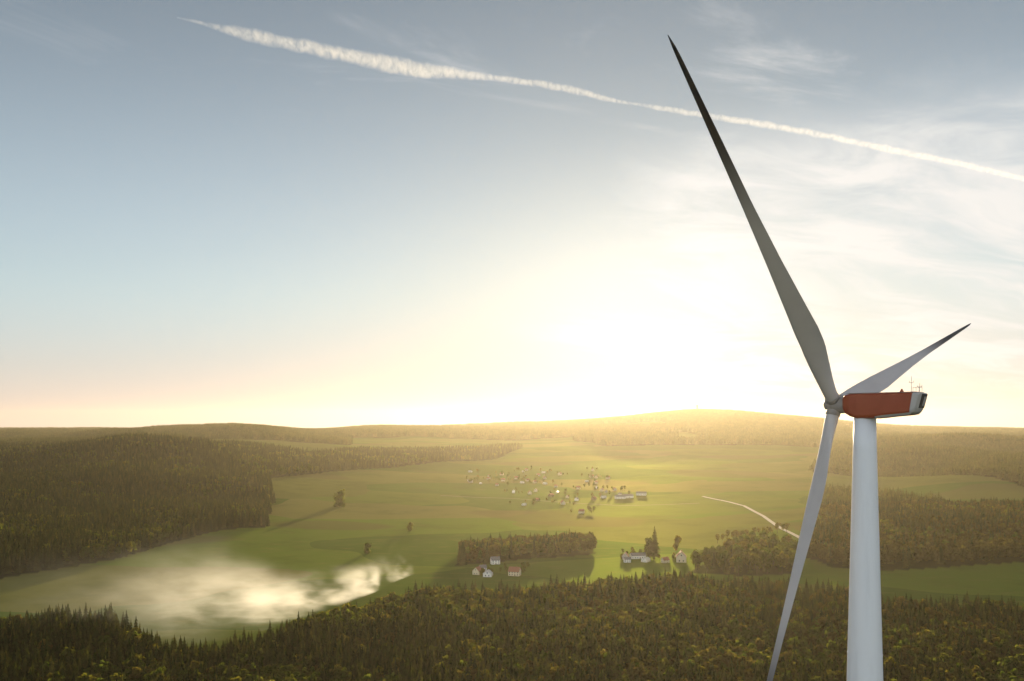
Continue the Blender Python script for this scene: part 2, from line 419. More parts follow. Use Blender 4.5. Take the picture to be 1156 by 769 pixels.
def build_ground():
    ang = np.concatenate([np.arange(-180, -42, 4.0), np.arange(-42, 42, 0.14), np.arange(42, 180, 4.0)])
    rad = [2.0]
    while rad[-1] < 11500: rad.append(rad[-1] * (1.011 if rad[-1] > 380 else 1.09))
    rad = np.array(rad); na, nr = len(ang), len(rad)
    th = np.radians(ang)
    X = rad[:, None] * np.sin(th)[None]; Y = rad[:, None] * np.cos(th)[None]
    Z = height(X, Y)
    v = np.stack([X, Y, Z], -1).reshape(-1, 3)
    j, i = np.meshgrid(np.arange(nr - 1), np.arange(na), indexing='ij')
    i2 = (i + 1) % na
    f = np.stack([j * na + i, j * na + i2, (j + 1) * na + i2, (j + 1) * na + i], -1).reshape(-1, 4)
    me = bpy.data.meshes.new('ground')
    me.vertices.add(len(v)); me.vertices.foreach_set('co', v.ravel())
    me.loops.add(f.size); me.loops.foreach_set('vertex_index', f.ravel())
    me.polygons.add(len(f)); me.polygons.foreach_set('loop_start', np.arange(len(f)) * 4)
    me.update(calc_edges=True)
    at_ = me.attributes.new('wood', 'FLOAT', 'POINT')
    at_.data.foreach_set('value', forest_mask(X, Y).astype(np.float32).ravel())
    me.shade_smooth()
    m, t, out = mat_new('meadow and forest floor')
    tc = t.new('ShaderNodeTexCoord').outputs['Object']
    vo = t.new('ShaderNodeTexVoronoi', feature='F1'); vo.inputs['Scale'].default_value = 1.0
    mp = t.vm('MULTIPLY', t.vm('ADD', tc, t.vm('SCALE', (0, 0, 0))), (1 / 330, 1 / 210, 0))
    sk = t.new('ShaderNodeVectorRotate', rotation_type='Z_AXIS'); sk.inputs['Angle'].default_value = 0.5
    t.l.new(mp, sk.inputs['Vector'])
    wob = t.noise(tc, 0.004, 2, 0.5)
    t.l.new(t.vm('ADD', sk.outputs[0], t.vec(wob, wob, 0.0)), vo.inputs['Vector'])
    cell = t.new('ShaderNodeSeparateColor'); t.l.new(vo.outputs['Color'], cell.inputs[0])
    field = t.ramp(cell.outputs[0], [(0.0, (.052, .086, .014)), (0.25, (.085, .122, .018)), (0.42, (.105, .108, .028)), (0.55, (.060, .098, .016)),
                                     (0.70, (.108, .106, .030)), (0.85, (.100, .122, .024)), (0.95, (.128, .116, .038))], 'CONSTANT')
    base = t.mix(0.22, field, (.086, .116, .020))
    n1 = t.noise(tc, 0.012, 6, 0.65); n2 = t.noise(t.vm('MULTIPLY', tc, (0.4, 1.0, 1.0)), 0.09, 4, 0.6)
    base = t.mix(t.ss(n1, 0.45, 0.7, 0.0, 0.45), base, (.050, .066, .014))
    base = t.mix(t.ss(n2, 0.5, 0.75, 0.0, 0.4), base, (.130, .120, .034))
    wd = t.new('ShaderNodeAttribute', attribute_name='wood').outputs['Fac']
    # ploughed and fallow fields, brown
    pl = t.noise(t.vm('ADD', t.vm('MULTIPLY', tc, (1 / 420, 1 / 260, 0)), (3.3, 9.1, 4.7)), 1.0, 1, .4)
    base = t.mix(t.ss(pl, .64, .67, 0.0, .6), base, (.092, .080, .030))
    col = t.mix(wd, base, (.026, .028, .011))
    sp = t.new('ShaderNodeSeparateXYZ'); t.l.new(tc, sp.inputs[0])
    # low grass: matt blades plus the rough yellow-green gleam of backlit leaves
    df = t.new('ShaderNodeBsdfDiffuse'); gl = t.new('ShaderNodeBsdfAnisotropic'); gl.inputs['Roughness'].default_value = .72
    t.l.new(col, df.inputs['Color']); t.l.new(t.mix(1.0, col, GLEAM, 'MULTIPLY'), gl.inputs['Color'])
    mx = t.new('ShaderNodeMixShader'); mx.inputs[0].default_value = .24
    t.l.new(df.outputs[0], mx.inputs[1]); t.l.new(gl.outputs[0], mx.inputs[2])
    b = t.new('ShaderNodeBump'); b.inputs['Strength'].default_value = 0.6; b.inputs['Distance'].default_value = 1.5
    t.l.new(t.noise(tc, 0.25, 5, 0.7), b.inputs['Height']); t.l.new(b.outputs[0], df.inputs['Normal'])
    t.l.new(mx.outputs[0], out.inputs[0])
    o = link('ground', me, m); tag(o, 'rolling green meadows and forest floor of the valley', 'ground', kind='structure')
    return o


ground = build_ground()


def ribbon(name, pts, w, mat, lift=0.15):
    """a strip draped over the ground along points (x, y)"""
    P = []
    for a, b in zip(pts, pts[1:]):
        n = max(2, int((Vector(b) - Vector(a)).length / 8))
        P += [Vector(a).lerp(Vector(b), k / n) for k in range(n)]
    P.append(Vector(pts[-1]))
    v, f = [], []
    for k, p in enumerate(P):
        d = (P[min(k + 1, len(P) - 1)] - P[max(k - 1, 0)]).normalized(); s = Vector((-d.y, d.x))
        for q in (-1, 0, 1):
            e = p + s * (w / 2 * q); v.append((e.x, e.y, hz(e.x, e.y) + lift))
        if k:
            for q in (0, 1): f.append((3 * k - 3 + q, 3 * k + q, 3 * k + 1 + q, 3 * k - 2 + q))
    return link(name, mesh(name, v, f), mat)


def gp(px, Y):
    p = at(px, 0, Y); return Vector((p.x, p.y))


M['gravel'] = paint('pale gravel', (.48, .42, .32), 0.9, 0.15, 0.2, 0.1)
road = ribbon('road', [gp(793, 1520), gp(815, 1450), gp(840, 1360), gp(862, 1220), gp(880, 1090), gp(897, 1020), gp(915, 950)], 5.5, M['gravel'], 0.6)
M['dirt'] = paint('bare earth', (.26, .20, .13), 0.95, 0.2, 0.1, 0.05)
for pts, lab in (((gp(497, 1520), gp(560, 1500), gp(640, 1440), gp(700, 1400), gp(790, 1420)), 'thin dirt track running below the distant village'),
                 ):
    tag(ribbon('dirt_path', pts, 4.0, M['dirt'], .5), lab, 'path', kind='structure')
tag(road, 'pale gravel road curving down the meadow towards the wood', 'road', kind='structure')


# ------------------------------------------------------------------ wind turbine
def build_turbine():
    hub = Vector((36.35, 94.64, CAMZ + 2.12))
    yaw, tilt = -0.7675, 0.0951
    a = Vector((math.cos(yaw) * math.cos(tilt), math.sin(yaw) * math.cos(tilt), -math.sin(tilt)))      # from the hub to the tail
    u = Vector((-math.sin(yaw), math.cos(yaw), 0)); v = a.cross(u)
    if v.z < 0: v = -v
    tx, ty = hub.x + .7193 * 3.3, hub.y - .694 * 3.3
    gz = hz(tx, ty)
    root = empty('wind_turbine', (tx, ty, gz))
    tag(root, 'white wind turbine with a red nacelle and three long tapering blades', 'wind turbine')
    O = root.location
    # tower
    H = CAMZ + 0.75 - gz
    bm = bmesh.new(); rings = []
    def trad(h): return 1.13 + 0.72 * min(1, (H - h) / 28.5) + 1.5 * max(0, (H - h - 28.5) / (H - 28.5))
    for k in range(41):
        h = H * k / 40; r = trad(h)
        rings.append([(r * math.cos(q * math.pi / 24), r * math.sin(q * math.pi / 24), h) for q in range(48)])
    add_rings(bm, rings)
    tower = link('tower', bm_mesh('tower', bm), M['white_tower'], root, True)
    for h in (H - 0.25, H - 26.0, H - 56.0, H - 88.0):
        bm = bmesh.new(); r = trad(h)
        add_rings(bm, [[((r + e) * math.cos(q * math.pi / 24), (r + e) * math.sin(q * math.pi / 24), h + dz) for q in range(48)]
                       for e, dz in ((-.05, -.09), (.025, -.08), (.025, .08), (-.05, .09))])
        link('flange_ring', bm_mesh('flange_ring', bm), M['white_tower'], tower)
    bm = bmesh.new(); add_box(bm, -.5, .5, -trad(0) - .12, -trad(0) + .3, .6, 2.9)
    link('door', bm_mesh('door', bm), M['steel'], tower)
    # nacelle: local frame x along a (from hub), y across, z up
    side = Vector((0, 0, 1)).cross(a).normalized(); up = a.cross(side)
    up = up if up.z > 0 else -up
    # levelled nacelle (the drive shaft tilts, the housing is level)
    al = Vector((math.cos(yaw), math.sin(yaw), 0)); sl = Vector((al.y, -al.x, 0))       # sl points at the camera side
    zt = CAMZ + 3.22 - O.z; hub_l = hub - O
    def NP(s, w, z): p = hub_l + al * s + sl * w; return Vector((p.x, p.y, zt + z))
    # stations: s at the top edge, shear (how far the bottom lags), bottom depth, half width
    def section(s, bot, hw, shear=0.0, top=0.0):
        pts = []
        prof = [(-.86, top), (.86, top), (1.0, top - .16), (1.0, bot * .45), (.985, bot + .38), (.90, bot + .12), (.72, bot), (-.72, bot), (-.90, bot + .12), (-.985, bot + .38), (-1.0, bot * .45), (-1.0, top - .16)]
        for w, z in prof: pts.append(NP(s - shear * (-z / 2.2), w * hw, z))
        return pts
    bm = bmesh.new()
    add_rings(bm, [section(1.2, -1.75, .95, 0, -.34), section(1.5, -2.12, 1.22, 0, -.12), section(2.1, -2.45, 1.44, 0, -.02), section(2.9, -2.70, 1.5), section(4.6, -2.70, 1.5),
                   section(6.2, -2.50, 1.5), section(8.0, -2.36, 1.5, .20), section(8.75, -2.25, 1.5, .36)])
    nac = link('nacelle', bm_mesh('nacelle', bm), M['red'], root)
    bv = nac.modifiers.new('soft', 'BEVEL'); bv.width = .05; bv.segments = 2; bv.limit_method = 'ANGLE'
    # white tail cap with rounded lower corner
    bm = bmesh.new()
    add_rings(bm, [section(8.76, -2.245, 1.497, .36), section(9.05, -2.19, 1.47, .42), section(9.30, -2.02, 1.38, .50, -.03), section(9.42, -1.72, 1.22, .55, -.10)])
    tail = link('tail_cap', bm_mesh('tail_cap', bm), M['panel_white'], nac)
    # dark louvre on the far half of the tail face, a dark strip on its sill
    def tailpt(w, z, off): return NP(9.43 + off - .55 * (-z / 2.2), w, z)
    bm = bmesh.new()
    def plate(w0, w1, z0, z1, off=.05):
        vs = [bm.verts.new(tailpt(w, z, o)) for o in (-.06, off) for w, z in ((w0, z0), (w1, z0), (w1, z1), (w0, z1))]
        for q in ((3, 2, 1, 0), (4, 5, 6, 7), (0, 1, 5, 4), (1, 2, 6, 5), (2, 3, 7, 6), (3, 0, 4, 7)): bm.faces.new([vs[i] for i in q])
    plate(-1.12, .42, -1.62, -.14)
    link('louvre', bm_mesh('louvre', bm), M['black'], tail)
    bm = bmesh.new()
    plate(-.78, -.66, -1.40, -.42, .09); plate(-.40, -.30, -1.40, -.42, .09)
    for k in range(5): plate(-.66 + k * .052, -.60 + k * .052, -.62 - k * .17, -.42 - k * .17, .085)
    link('emblem', bm_mesh('emblem', bm), M['panel_white'], tail)
    # pale trim along the lower edge of the tail half, lid on the roof
    bm = bmesh.new()
    for sgn in (1, -1):
        pts = [(4.9, -2.66), (6.2, -2.50), (8.0, -2.36), (8.72, -2.25)]
        rs = []
        for s, z in pts:
            sh = .20 if s > 7 else 0
            rs.append([NP(s - sh, sgn * w, zz) for w, zz in ((1.33, z - .02), (1.43, z + .10), (1.50, z + .20), (1.46, z + .20), (1.38, z + .08), (1.30, z + .02))])
        add_rings(bm, rs)
    link('trim', bm_mesh('trim', bm), M['panel_white'], nac)
    bm = bmesh.new()
    add_rings(bm, [[NP(s, w, z) for w, z in ((-1.25, .005), (1.25, .005), (1.18, h), (-1.18, h))] for s, h in ((1.7, .03), (2.2, .09), (8.9, .09), (9.1, .03))])
    link('roof', bm_mesh('roof', bm), M['roof_grey'], nac)
    bm = bmesh.new()
    add_tube(bm, NP(7.5, .9, .08), NP(7.5, .9, .24), .20, .17, 14); add_tube(bm, NP(7.5, .9, .24), NP(7.5, .9, .42), .13, .08, 14)
    link('warning_lamp', bm_mesh('warning_lamp', bm), M['red'], nac)
    for s, w, h in ((8.35, .55, 1.75), (8.75, -.75, 1.05)):
        bm = bmesh.new()
        add_tube(bm, NP(s, w, .08), NP(s, w, h), .028, .02, 8)
        add_tube(bm, NP(s - .22, w, h * .62), NP(s + .22, w, h * .62), .018, .018, 6)
        for e in (-.22, .22): add_tube(bm, NP(s + e, w, h * .62), NP(s + e, w, h * .62 + .18), .035, .02, 8)
        link('weather_mast', bm_mesh('weather_mast', bm), M['steel'], nac)
    bm = bmesh.new()
    for s in (8.0, 8.3, 8.6, 8.9): add_tube(bm, NP(s, -1.0, .08), NP(s, -1.0, .62), .022, .022, 6)
    add_tube(bm, NP(8.0, -1.0, .62), NP(8.9, -1.0, .62), .022, .022, 6)
    link('railing', bm_mesh('railing', bm), M['steel'], nac)
    # hub and spinner
    bm = bmesh.new(); rings = []
    for s, r in ((-1.3, .10), (-1.22, .36), (-1.0, .66), (-.6, .90), (-.2, .98), (.4, .98), (.95, .94), (1.2, .90), (1.45, .85)):
        rings.append([hub_l + a * s + (u * math.cos(q * math.pi / 18) + v * math.sin(q * math.pi / 18)) * r for q in range(36)])
    add_rings(bm, rings)
    hb = link('hub', bm_mesh('hub', bm), M['grey_hub'], root, True)
    # blades
    L = 45.0; th0 = 2.3881
    for k, (cone, dt) in enumerate(((.0779, 0), (-.0182, -.0051), (.0428, -.0092))):
        th = th0 - k * 2 * math.pi / 3 + dt
        d = (u * math.cos(th) + v * math.sin(th)) * math.cos(cone) - a * math.sin(cone)
        d.normalize()
        tang = (-u * math.sin(th) + v * math.cos(th))
        tang = (tang - d * tang.dot(d)).normalized(); ax = (a - d * a.dot(d)).normalized()
        bm = bmesh.new(); rings = []
        NS = 46
        for i in range(NS + 1):
            r = .55 + (L - .55) * (i / NS) ** 1.15; q = r / L
            ch = np.interp(q, [0, .035, .07, .12, .18, .24, .32, .45, .60, .75, .88, .95, .985, 1.0], BL_CH)
            tk = np.interp(q, [0, .05, .12, .2, .3, .5, .8, 1.0], [1.0, .98, .62, .40, .29, .22, .18, .15])
            rnd = np.interp(q, [0.03, .17], [1, 0])
            beta = R(np.interp(q, [0, .15, .3, .6, 1.0], BL_TW))
            c = tang * math.cos(beta) * BL_SGN + ax * math.sin(beta); nn = d.cross(c)
            off = np.interp(q, [0, .05, .2, 1.0], [.5, .5, .33, .30])
            ring = []
            for j in range(28):
                w = j / 28 * 2 * math.pi
                xe, ye = .5 - .5 * math.cos(w), .5 * math.sin(w)
                xa = .5 - .5 * math.cos(w)
                ya = (1 if w < math.pi else -0.75) * 1.48 * (.2969 * math.sqrt(xa) - .126 * xa - .3516 * xa ** 2 + .2843 * xa ** 3 - .1036 * xa ** 4) * 1.95
                x = xe * rnd + xa * (1 - rnd); y = ye * rnd + ya * (1 - rnd) * .5
                ring.append(hub_l + d * r + c * (x - off) * ch + nn * y * ch * (tk if rnd < 1 else 1))
            rings.append(ring)
        add_rings(bm, rings)
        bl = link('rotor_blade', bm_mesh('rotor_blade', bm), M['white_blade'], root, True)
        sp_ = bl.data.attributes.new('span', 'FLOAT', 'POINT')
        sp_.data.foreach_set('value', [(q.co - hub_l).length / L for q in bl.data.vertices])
        bm = bmesh.new()
        rr = BL_CH[0] / 2 + .07
        e1 = d.orthogonal().normalized(); e2 = d.cross(e1)
        add_rings(bm, [[hub_l + d * s + (e1 * math.cos(q * math.pi / 16) + e2 * math.sin(q * math.pi / 16)) * (rr + e) for q in range(32)]
                       for s, e in ((.6, -.1), (.75, 0), (1.28, 0), (1.34, -.12))])
        link('blade_collar', bm_mesh('blade_collar', bm), M['grey_hub'], hb, True)
    for o in root.children_recursive:
        if o.name.startswith(('tower', 'flange', 'door')): continue
    return root


BL_CH = [1.4, 1.45, 1.6, 2.0, 2.4, 2.46, 2.08, 1.50, 1.02, .78, .54, .40, .26, .06]
BL_TW = [122, 121, 118, 114, 110]
BL_SGN = 1
turbine = build_turbine()


# ------------------------------------------------------------------ trees
def conifer_mesh(name, H=22.0, W=3.4, tiers=9, per=8, seed=0, base=.16):
    r = random.Random(seed); v, f = [], []
    for k in range(tiers):
        q = k / (tiers - 1); z = H * (base + (1 - base) * q ** .92 * .95)
        rad = W * (1 - q) ** .8 * r.uniform(.85, 1.12) + .35
        n = max(4, int(per * (1 - .5 * q))); ph = r.uniform(0, 6.28); dz = H / tiers * 1.25
        for b in range(n):
            a = ph + b * 2 * math.pi / n + r.uniform(-.25, .25); L = rad * r.uniform(.7, 1.2); wd = L * r.uniform(.38, .60)
            dx, dy = math.cos(a), math.sin(a); sx, sy = -dy, dx
            drop = dz * r.uniform(.25, .75)
            i = len(v)
            v += [(0, 0, z + dz * .55), (dx * L * .55 + sx * wd, dy * L * .55 + sy * wd, z - drop * .25),
                  (dx * L, dy * L, z - drop), (dx * L * .55 - sx * wd, dy * L * .55 - sy * wd, z - drop * .25), (dx * L * .5, dy * L * .5, z + dz * .18)]
            f += [(i, i + 1, i + 4), (i + 1, i + 2, i + 4), (i + 2, i + 3, i + 4), (i + 3, i, i + 4)]
    i = len(v); v += [(.25, 0, H * .9), (-.12, .2, H * .9), (-.12, -.2, H * .9), (0, 0, H * 1.03)]
    f += [(i, i + 1, i + 3), (i + 1, i + 2, i + 3), (i + 2, i, i + 3)]
    return mesh(name, v, f)


def broadleaf_mesh(name, H=16.0, W=5.0, n=260, seed=0, leaf=1.0, low=.22):
    r = random.Random(seed); v, f = [], []
    lobes = []
    for k in range(9):
        a = r.uniform(0, 6.28); d = W * r.uniform(.15, .6); z = H * r.uniform(low + .18, .82)
        lobes.append((d * math.cos(a), d * math.sin(a), z, W * r.uniform(.34, .55)))
    lobes.append((0, 0, H * .8, W * .42))
    for k in range(n):
        cx, cy_, cz, rr = lobes[k % len(lobes)]
        u = Vector((r.gauss(0, 1), r.gauss(0, 1), r.gauss(0, 1))).normalized() * rr * r.uniform(.55, 1.05)
        c = Vector((cx, cy_, cz)) + Vector((u.x, u.y, u.z * 1.15))
        nrm = (u.normalized() + Vector((r.uniform(-.8, .8), r.uniform(-.8, .8), r.uniform(-.5, .8)))).normalized()
        s = nrm.orthogonal().normalized(); t = nrm.cross(s); e = leaf * r.uniform(.6, 1.3)
        i = len(v)
        for j in range(5):
            a = j * 2 * math.pi / 5 + r.uniform(-.3, .3)
            v.append(tuple(c + (s * math.cos(a) + t * math.sin(a)) * e * r.uniform(.7, 1.2) + nrm * r.uniform(-.2, .2) * e))
        f.append(tuple(range(i, i + 5)))
    return mesh(name, v, f)


def trunk_mesh(name, H, r0, limbs=True, seed=0):
    rr = random.Random(seed); bm = bmesh.new()
    add_rings(bm, [[(r0 * (1 - .85 * q) * math.cos(k * math.pi / 4) + .1 * math.sin(q * 5), r0 * (1 - .85 * q) * math.sin(k * math.pi / 4), H * q - .5) for k in range(8)]
                   for q in (0, .03, .3, .6, .85, 1.0)])
    if limbs:
        for k in range(6):
            z = H * rr.uniform(.35, .8); a = rr.uniform(0, 6.28); l = H * rr.uniform(.12, .25)
            add_tube(bm, (0, 0, z), (math.cos(a) * l, math.sin(a) * l, z + l * rr.uniform(.3, .9)), r0 * .35, r0 * .08, 5)
    return bm_mesh(name, bm)


CON = [conifer_mesh('conifer crown %d' % k, 20.5, 3.6 + .45 * (k % 3), 11, 9, 40 + k, .05 if k % 2 else .14) for k in range(4)]
CONLOW = [conifer_mesh('far conifer crown %d' % k, 22, 3.6 + .4 * (k % 2), 6, 6, 70 + k) for k in range(2)]
BUSH = [broadleaf_mesh('wide crown %d' % k, 16, 6.0, 420, 140 + k, 1.15, -.12) for k in range(3)]
BRO = [broadleaf_mesh('broadleaf crown %d' % k, 17, 4.6, 300, 90 + k, 1.0) for k in range(3)]
for me in CON + CONLOW: me.materials.append(M['conifer'])
for me in BRO + BUSH: me.materials.append(M['broadleaf'])
GOLD = [me.copy() for me in BRO[:2]]
for me in GOLD: me.materials.clear(); me.materials.append(M['golden'])
M['russet'] = foliage('russet leaves', [(0.0, (.058, .050, .014)), (0.5, (.085, .066, .018)), (1.0, (.112, .084, .024))], 0.55)
RUS = [me.copy() for me in BRO[1:]]
for me in RUS: me.materials.clear(); me.materials.append(M['russet'])
CTR = trunk_mesh('conifer trunk', 20, .26, False); CTR.materials.append(M['bark'])
BTR = trunk_mesh('broadleaf trunk', 12, .32, True, 3); BTR.materials.append(M['bark'])

KINDS = {'wide': (BUSH, BTR), 'conifer': (CON, CTR), 'broadleaf': (BRO, BTR), 'golden': (GOLD, BTR), 'russet': (RUS, BTR)}


def tree(name, kind, var, x, y, sc, rz, label, cat, group, sq=1.0):
    crowns, tr = KINDS[kind]
    o = empty(name, (x, y, hz(x, y) - .2), rz); o.scale = (sc * sq, sc * sq, sc)
    link('crown', crowns[var % len(crowns)], None, o); link('trunk', tr, None, o)
    return tag(o, label, cat, group)


def source(me):
    return bpy.data.objects.new('tree_kind', me)


SRC = {k: [source(m) for m in v] for k, v in (('con', CON), ('low', CONLOW), ('bro', BRO), ('gold', GOLD), ('rus', RUS))}


def scatter(name, X, Y, sc, kind_ids, sources, label, cat, zoff=-.3):
    n = len(X)
    me = bpy.data.meshes.new(name)
    co = np.stack([X, Y, height(X, Y) + zoff], -1).astype(np.float32)
    me.vertices.add(n); me.vertices.foreach_set('co', co.ravel())
    for nm, ty, arr in (('sc', 'FLOAT', sc), ('rz', 'FLOAT', RNG.uniform(0, 6.28, n)), ('kd', 'INT', kind_ids)):
        a = me.attributes.new(nm, ty, 'POINT'); a.data.foreach_set('value', np.asarray(arr, np.float32 if ty == 'FLOAT' else np.int32))
    o = link(name, me)
    g = bpy.data.node_groups.new(name, 'GeometryNodeTree')
    g.interface.new_socket('Geometry', in_out='INPUT', socket_type='NodeSocketGeometry')
    g.interface.new_socket('Geometry', in_out='OUTPUT', socket_type='NodeSocketGeometry')
    N, Lk = g.nodes, g.links
    gi, go = N.new('NodeGroupInput'), N.new('NodeGroupOutput'); jn = N.new('GeometryNodeJoinGeometry')
    def attr(nm, ty):
        a = N.new('GeometryNodeInputNamedAttribute'); a.data_type = ty; a.inputs['Name'].default_value = nm
        return a.outputs['Attribute']
    rot = N.new('ShaderNodeCombineXYZ'); Lk.new(attr('rz', 'FLOAT'), rot.inputs[2])
    for k, s in enumerate(sources):
        io = N.new('GeometryNodeObjectInfo'); io.inputs['Object'].default_value = s
        cmpn = N.new('FunctionNodeCompare'); cmpn.data_type = 'INT'; cmpn.operation = 'EQUAL'
        Lk.new(attr('kd', 'INT'), [i for i in cmpn.inputs if i.type == 'INT'][0]); [i for i in cmpn.inputs if i.type == 'INT'][1].default_value = k
        ip = N.new('GeometryNodeInstanceOnPoints')
        Lk.new(gi.outputs[0], ip.inputs['Points']); Lk.new(cmpn.outputs[0], ip.inputs['Selection'])
        Lk.new(io.outputs['Geometry'], ip.inputs['Instance']); Lk.new(rot.outputs[0], ip.inputs['Rotation'])
        Lk.new(attr('sc', 'FLOAT'), ip.inputs['Scale'])
        Lk.new(ip.outputs[0], jn.inputs[0])
    Lk.new(jn.outputs[0], go.inputs[0])
    md = o.modifiers.new('trees', 'NODES'); md.node_group = g
    return tag(o, label, cat, kind='stuff')


def grid_pts(u0, u1, y0, y1, s, jit=.42):
    """jittered grid of points inside the wedge of bearings u0..u1 and depths y0..y1"""
    xa, xb = (u0 - CX) / F * y1, (u1 - CX) / F * y1
    xa, xb = min(xa, (u0 - CX) / F * y0), max(xb, (u1 - CX) / F * y0)
    gx, gy = np.meshgrid(np.arange(xa, xb, s), np.arange(y0, y1, s))
    X = gx.ravel() + RNG.uniform(-jit, jit, gx.size) * s; Y = gy.ravel() + RNG.uniform(-jit, jit, gx.size) * s
    u = CX + F * X / Y
    k = (u > u0) & (u < u1)
    return X[k], Y[k], u[k]


def mixkinds(X, Y, gold=.03, bro=.16, seed=51, rus=0.0):
    """species by patch: conifers 0-3, broadleaf 4-6, golden 7-8"""
    p = fbm(X / 70, Y / 70, seed, 3); r = RNG.uniform(0, 1, len(X))
    k = RNG.integers(0, 4, len(X))
    b = r < np.clip(bro + (p - .52) * 2.2, .02, .8)
    k = np.where(b, RNG.integers(4, 7, len(X)), k)
    g = RNG.uniform(0, 1, len(X)) < gold * (1 + 3 * np.clip((p - .5) * 4, 0, 1))
    k = np.where(g, RNG.integers(7, 9, len(X)), k)
    q = fbm(X / 55 + 40, Y / 55, seed + 9, 3)
    e = RNG.uniform(0, 1, len(X)) < rus * (1 + 3.0 * (q - .5))
    return np.where(e, RNG.integers(9, 11, len(X)), k)


MIX = SRC['con'] + SRC['bro'] + SRC['gold'] + SRC['rus']


def sizes(X, Y, lo=.68, hi=1.10):
    return (lo + (hi - lo) * RNG.beta(2.2, 2.0, len(X))) * (.85 + .3 * fbm(X / 90, Y / 90, 77, 2))


# near forest: the 300 trees that show largest are things, the others one mass
X, Y, u = grid_pts(-330, 1480, 300, 735, 4.5)
k = (Y < near_edge(u) + (vnoise(X / 14, Y / 14, 8) - .5) * 16) & (np.hypot(X - 38.7, Y - 92) > 30)
# clearings: thinner where the photograph shows pale gaps
gap = fbm(X / 45, Y / 45, 61, 3)
k &= (gap < .62) | (RNG.uniform(0, 1, len(X)) < .35)
k &= ~((u < 150) & (Y > 455) & (Y < 505) & (RNG.uniform(0, 1, len(X)) < .55))
X, Y, u = X[k], Y[k], u[k]
sc = sizes(X, Y); kd = mixkinds(X, Y, .015, .38, 51, np.clip((u - 480) / 420, .04, 1) * .30)
Zt = height(X, Y) + 22 * sc
pyt = HY + F * (CAMZ - Zt) / Y
vis = (u > 4) & (u < 1152) & (pyt < 764)
order = np.argsort(np.where(vis, Y, 1e9))[:300]
singles = np.zeros(len(X), bool); singles[order] = True
NEARLAB = {'conifer': ('spiky dark green conifer among the nearest treetops along the bottom of the picture', 'conifer'),
           'broadleaf': ('rounded olive broadleaf tree among the nearest treetops along the bottom of the picture', 'tree'),
           'russet': ('rounded russet brown broadleaf tree among the nearest treetops along the bottom of the picture', 'tree'),
           'golden': ('rounded yellowish broadleaf tree among the nearest treetops along the bottom of the picture', 'tree')}
GR = {'conifer': 'nearest conifers along the bottom of the picture', 'broadleaf': 'nearest broadleaf trees along the bottom of the picture',
      'russet': 'nearest russet brown trees along the bottom of the picture', 'golden': 'nearest yellowish trees along the bottom of the picture'}
NM = {'conifer': 'conifer_tree', 'broadleaf': 'broadleaf_tree', 'golden': 'autumn_tree', 'wide': 'broadleaf_tree', 'russet': 'russet_tree'}
for i in order:
    kk = int(kd[i]); kind, var = ('conifer', kk) if kk < 4 else (('broadleaf', kk - 4) if kk < 7 else (('golden', kk - 7) if kk < 9 else ('russet', kk - 9)))
    tree(NM[kind], kind, var, float(X[i]), float(Y[i]), float(sc[i]), random.uniform(0, 6.28), NEARLAB[kind][0], NEARLAB[kind][1], GR[kind])
r = ~singles
scatter('near_forest', X[r], Y[r], sc[r], kd[r], MIX, 'dense mixed forest of olive and dark treetops filling the foreground', 'forest')

# the long forest hill on the left
X, Y, u = grid_pts(-330, 600, 690, 1500, 6.0)
k = inpoly(u + (vnoise(X / 20, Y / 20, 9) - .5) * 8, Y + (vnoise(X / 20, Y / 20, 8) - .5) * 26, LEFT_HILL)
X1, Y1 = X[k], Y[k]
X, Y, u = grid_pts(-330, 620, 1500, 2920, 9.0)
k = inpoly(u, Y + (vnoise(X / 20, Y / 20, 8) - .5) * 40, LEFT_HILL)
X, Y = np.concatenate([X1, X[k]]), np.concatenate([Y1, Y[k]])
scatter('hill_forest', X, Y, sizes(X, Y, .75, 1.15), mixkinds(X, Y, .0, .05, 15), MIX, 'dark conifer forest covering the long hill beside the meadow', 'forest')

# copse in the middle of the meadow
X, Y, u = grid_pts(505, 685, 815, 980, 5.0)
k = inpoly(u, Y, COPSE); X, Y = X[k], Y[k]
scatter('copse', X, Y, sizes(X, Y, .75, 1.05), mixkinds(X, Y, .02, .35, 25, .5), MIX, 'narrow dark copse lying across the middle of the meadow', 'copse')

# wood behind the tower on the right
X, Y, u = grid_pts(850, 1500, 770, 1320, 5.6)
k = inpoly(u + (vnoise(X / 20, Y / 20, 9) - .5) * 16, Y + (vnoise(X / 20, Y / 20, 8) - .5) * 24, RIGHT_WOOD); X, Y = X[k], Y[k]
scatter('brown_wood', X, Y, sizes(X, Y, .75, 1.1), mixkinds(X, Y, .03, .25, 35, .5), MIX, 'brownish wood behind the strip of meadow beside the tower', 'wood')

# far woods on the ridges, clumps of treetops
X, Y, u = grid_pts(-330, 1500, 1235, 5000, 15.0)
keep = forest_mask(X, Y) & ~inpoly(u, Y, LEFT_HILL) & ~inpoly(u, Y, RIGHT_WOOD); X1, Y1 = X[keep], Y[keep]
X, Y, u = grid_pts(-330, 1500, 5000, 8600, 26.0)
keep = forest_mask(X, Y); X, Y = np.concatenate([X1, X[keep]]), np.concatenate([Y1, Y[keep]])
M['hillwood'] = foliage('mixed hill wood', [(0.0, (.055, .066, .020)), (0.5, (.085, .090, .026)), (1.0, (.115, .100, .034))], .5)


